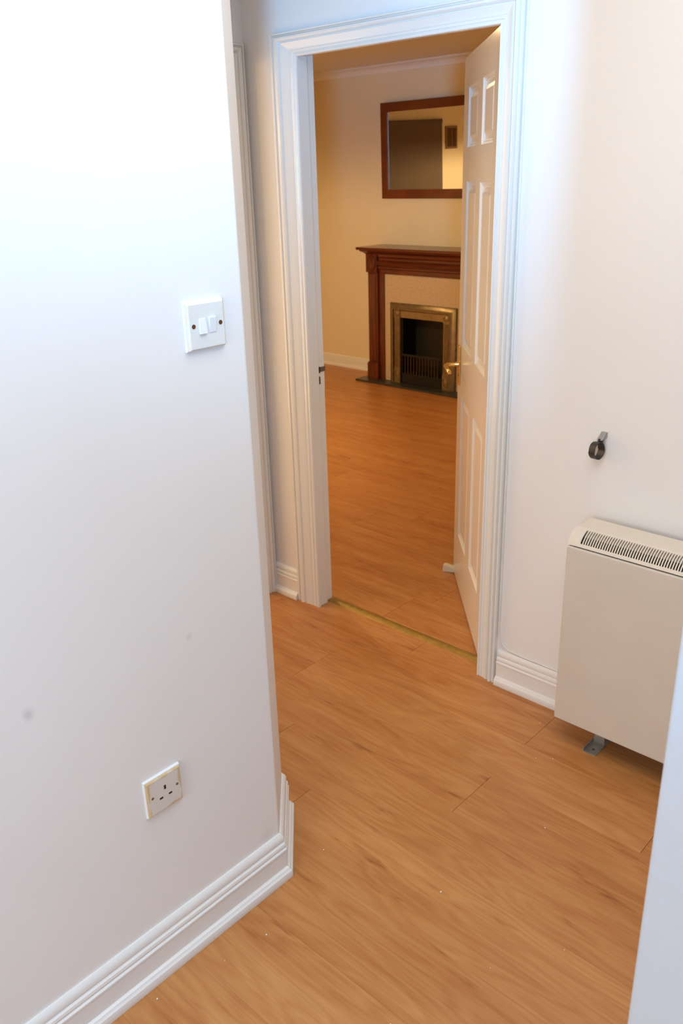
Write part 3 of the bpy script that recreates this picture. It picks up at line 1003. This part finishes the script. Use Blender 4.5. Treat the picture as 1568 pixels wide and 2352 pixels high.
# ------------------------------------------------------------------ mirror above the mantel
mi = empty('wall_mirror', (FX - 0.015, FY - 0.006, 1.449), 0, math.radians(1.2))
MW, MH, FWD = 0.570, 0.704, 0.068
def bar(poly):
    MB().rings([[(x, yy, z) for x, z in poly] for yy in (-0.024, -0.001)]).build('frame_bar', 'frame_wood', mi, bevel=0.003, local=True)
bar([(-MW, 0), (MW, 0), (MW - FWD, FWD), (-MW + FWD, FWD)])
bar([(-MW, MH), (-MW + FWD, MH - FWD), (MW - FWD, MH - FWD), (MW, MH)])
bar([(-MW, 0), (-MW + FWD, FWD), (-MW + FWD, MH - FWD), (-MW, MH)])
bar([(MW, 0), (MW, MH), (MW - FWD, MH - FWD), (MW - FWD, FWD)])
MB().box(-MW + FWD - 0.004, MW - FWD + 0.004, -0.014, -0.010, FWD - 0.004, MH - FWD + 0.004).build('mirror_glass', 'mirror', mi, local=True)
tag(mi, 'rectangular mirror in a reddish brown wooden frame above the mantel', 'mirror')

# ------------------------------------------------------------------ what the mirror shows: blind and vent on the opposite wall
bl = empty('roller_blind', (RXL, 4.10, 0.70))
MB().tube([(RXL + 0.030, 3.325, 2.040), (RXL + 0.030, 4.88, 2.040)], 0.018, 12).build('roller', 'blind', bl)
MB().box(RXL + 0.046, RXL + 0.049, 3.335, 4.87, 0.72, 2.040).build('fabric', 'blind', bl)
MB().box(RXL + 0.042, RXL + 0.053, 3.335, 4.87, 0.700, 0.720).build('bottom_bar', 'blind', bl)
for yy in (3.316, 4.881):
    MB().box(RXL + 0.001, RXL + 0.050, yy, yy + 0.008, 2.015, 2.065).build('bracket', 'gloss', bl)
tag(bl, 'drawn taupe roller blind reflected in the mirror', 'blind')
vt = empty('wall_vent', (RXL, 3.115, 1.86))
v0 = MB()
for (a, b, c, d) in ((3.010, 3.032, 1.760, 1.985), (3.198, 3.220, 1.760, 1.985), (3.032, 3.198, 1.760, 1.782), (3.032, 3.198, 1.963, 1.985), (3.108, 3.122, 1.782, 1.963)):
    v0.box(RXL + 0.001, RXL + 0.012, a, b, c, d)
v0.build('vent_frame', 'vent_brown', vt)
MB().box(RXL + 0.0005, RXL + 0.002, 3.032, 3.198, 1.782, 1.963).build('vent_back', 'vent_dark', vt)
for k in range(7):
    yy = 3.040 + k * 0.0242
    if abs(yy - 3.113) > 0.012:
        MB().box(RXL + 0.002, RXL + 0.009, yy, yy + 0.007, 1.784, 1.961).build('louvre', 'vent_brown', vt)
tag(vt, 'brown slatted wall vent reflected in the mirror beside the blind', 'vent')

# ------------------------------------------------------------------ unseen lamps of the rooms beyond, with invented bulbs and fittings
def pendant(loc, energy, color, label, size=0.05, shade=False):
    x, y, z = loc
    p = empty('unseen_lamp', (x, y, CZ))
    MB().lathe([(0.045, -0.001), (0.045, -0.012), (0.020, -0.028), (0.010, -0.030)], (x, y, CZ), 'z', 20).build('ceiling_rose', 'cream_plastic', p, smooth=True)
    MB().tube([(x, y, CZ - 0.028), (x, y, z + 0.055)], 0.004, 8).build('flex', 'wire', p)
    MB().lathe([(0.012, 0.062), (0.018, 0.050), (0.018, 0.036)], (x, y, z), 'z', 16).build('lamp_holder', 'cream_plastic', p, smooth=True)
    b = MB().lathe([(0.014, 0.036), (0.020, 0.022), (0.030, 0.004), (0.030, -0.008), (0.022, -0.022), (0.004, -0.030)], (x, y, z), 'z', 20).build('bulb', 'bulb', p, smooth=True)
    if shade:
        MB().lathe([(0.050, 0.075), (0.175, -0.055), (0.173, -0.056), (0.048, 0.073)], (x, y, z), 'z', 28).build('lamp_shade', 'cream_plastic', p, smooth=True)
    tag(p, label, 'lamp')
    light('lamp_light', 'POINT', (x, y, z - 0.045), None, energy, color, shadow_soft_size=size)
pendant((-2.90, 3.35, 2.345), 9.0, (1.0, 0.72, 0.36), 'bare warm bulb hanging from the living room ceiling', 0.04)
pendant((-4.55, 3.20, 1.80), 84.0, (1.0, 0.73, 0.37), 'added cream shaded lamp hanging out of view from the living room ceiling', 0.03, True)  # added lamp for the far wall; its shade keeps light off the ceiling
pendant((-1.30, 1.60, 2.34), 0.6, (1.0, 0.80, 0.55), 'added bare warm bulb hanging out of view from the lobby ceiling', 0.05)  # added bulb, there only to warm the lobby end
pendant((-3.05, 0.80, 1.90), 6.0, (1.0, 0.66, 0.28), 'bare warm bulb in the room behind the second doorway', 0.05)

# ------------------------------------------------------------------ crumbs of plaster on the hall floor
rngc = random.Random(11)
spots = [(-1.245, 1.212), (-1.16, 0.93), (-1.18, 0.82), (-1.215, 0.66), (-0.93, 1.30), (-0.62, 1.35), (-1.02, 1.90), (-0.98, 1.93), (-1.10, 2.06), (-0.85, 1.66), (-0.72, 1.20), (-0.80, 0.95)]
for k, (x, y) in enumerate(spots):
    r = rngc.uniform(0.0012, 0.0026)
    bm = bmesh.new()
    bmesh.ops.create_icosphere(bm, subdivisions=1, radius=r)
    for v in bm.verts:
        v.co *= rngc.uniform(0.7, 1.2)
        v.co.z *= 0.6
    me = bpy.data.meshes.new('plaster_crumb')
    bm.to_mesh(me)
    bm.free()
    me.materials.append(M['debris'])
    o = bpy.data.objects.new('plaster_crumb', me)
    COL.objects.link(o)
    o.location = (x, y, r * 0.62)
    tag(o, 'tiny pale plaster crumb lying on the hall floor', 'crumb', 'plaster crumbs scattered on the hall floor')
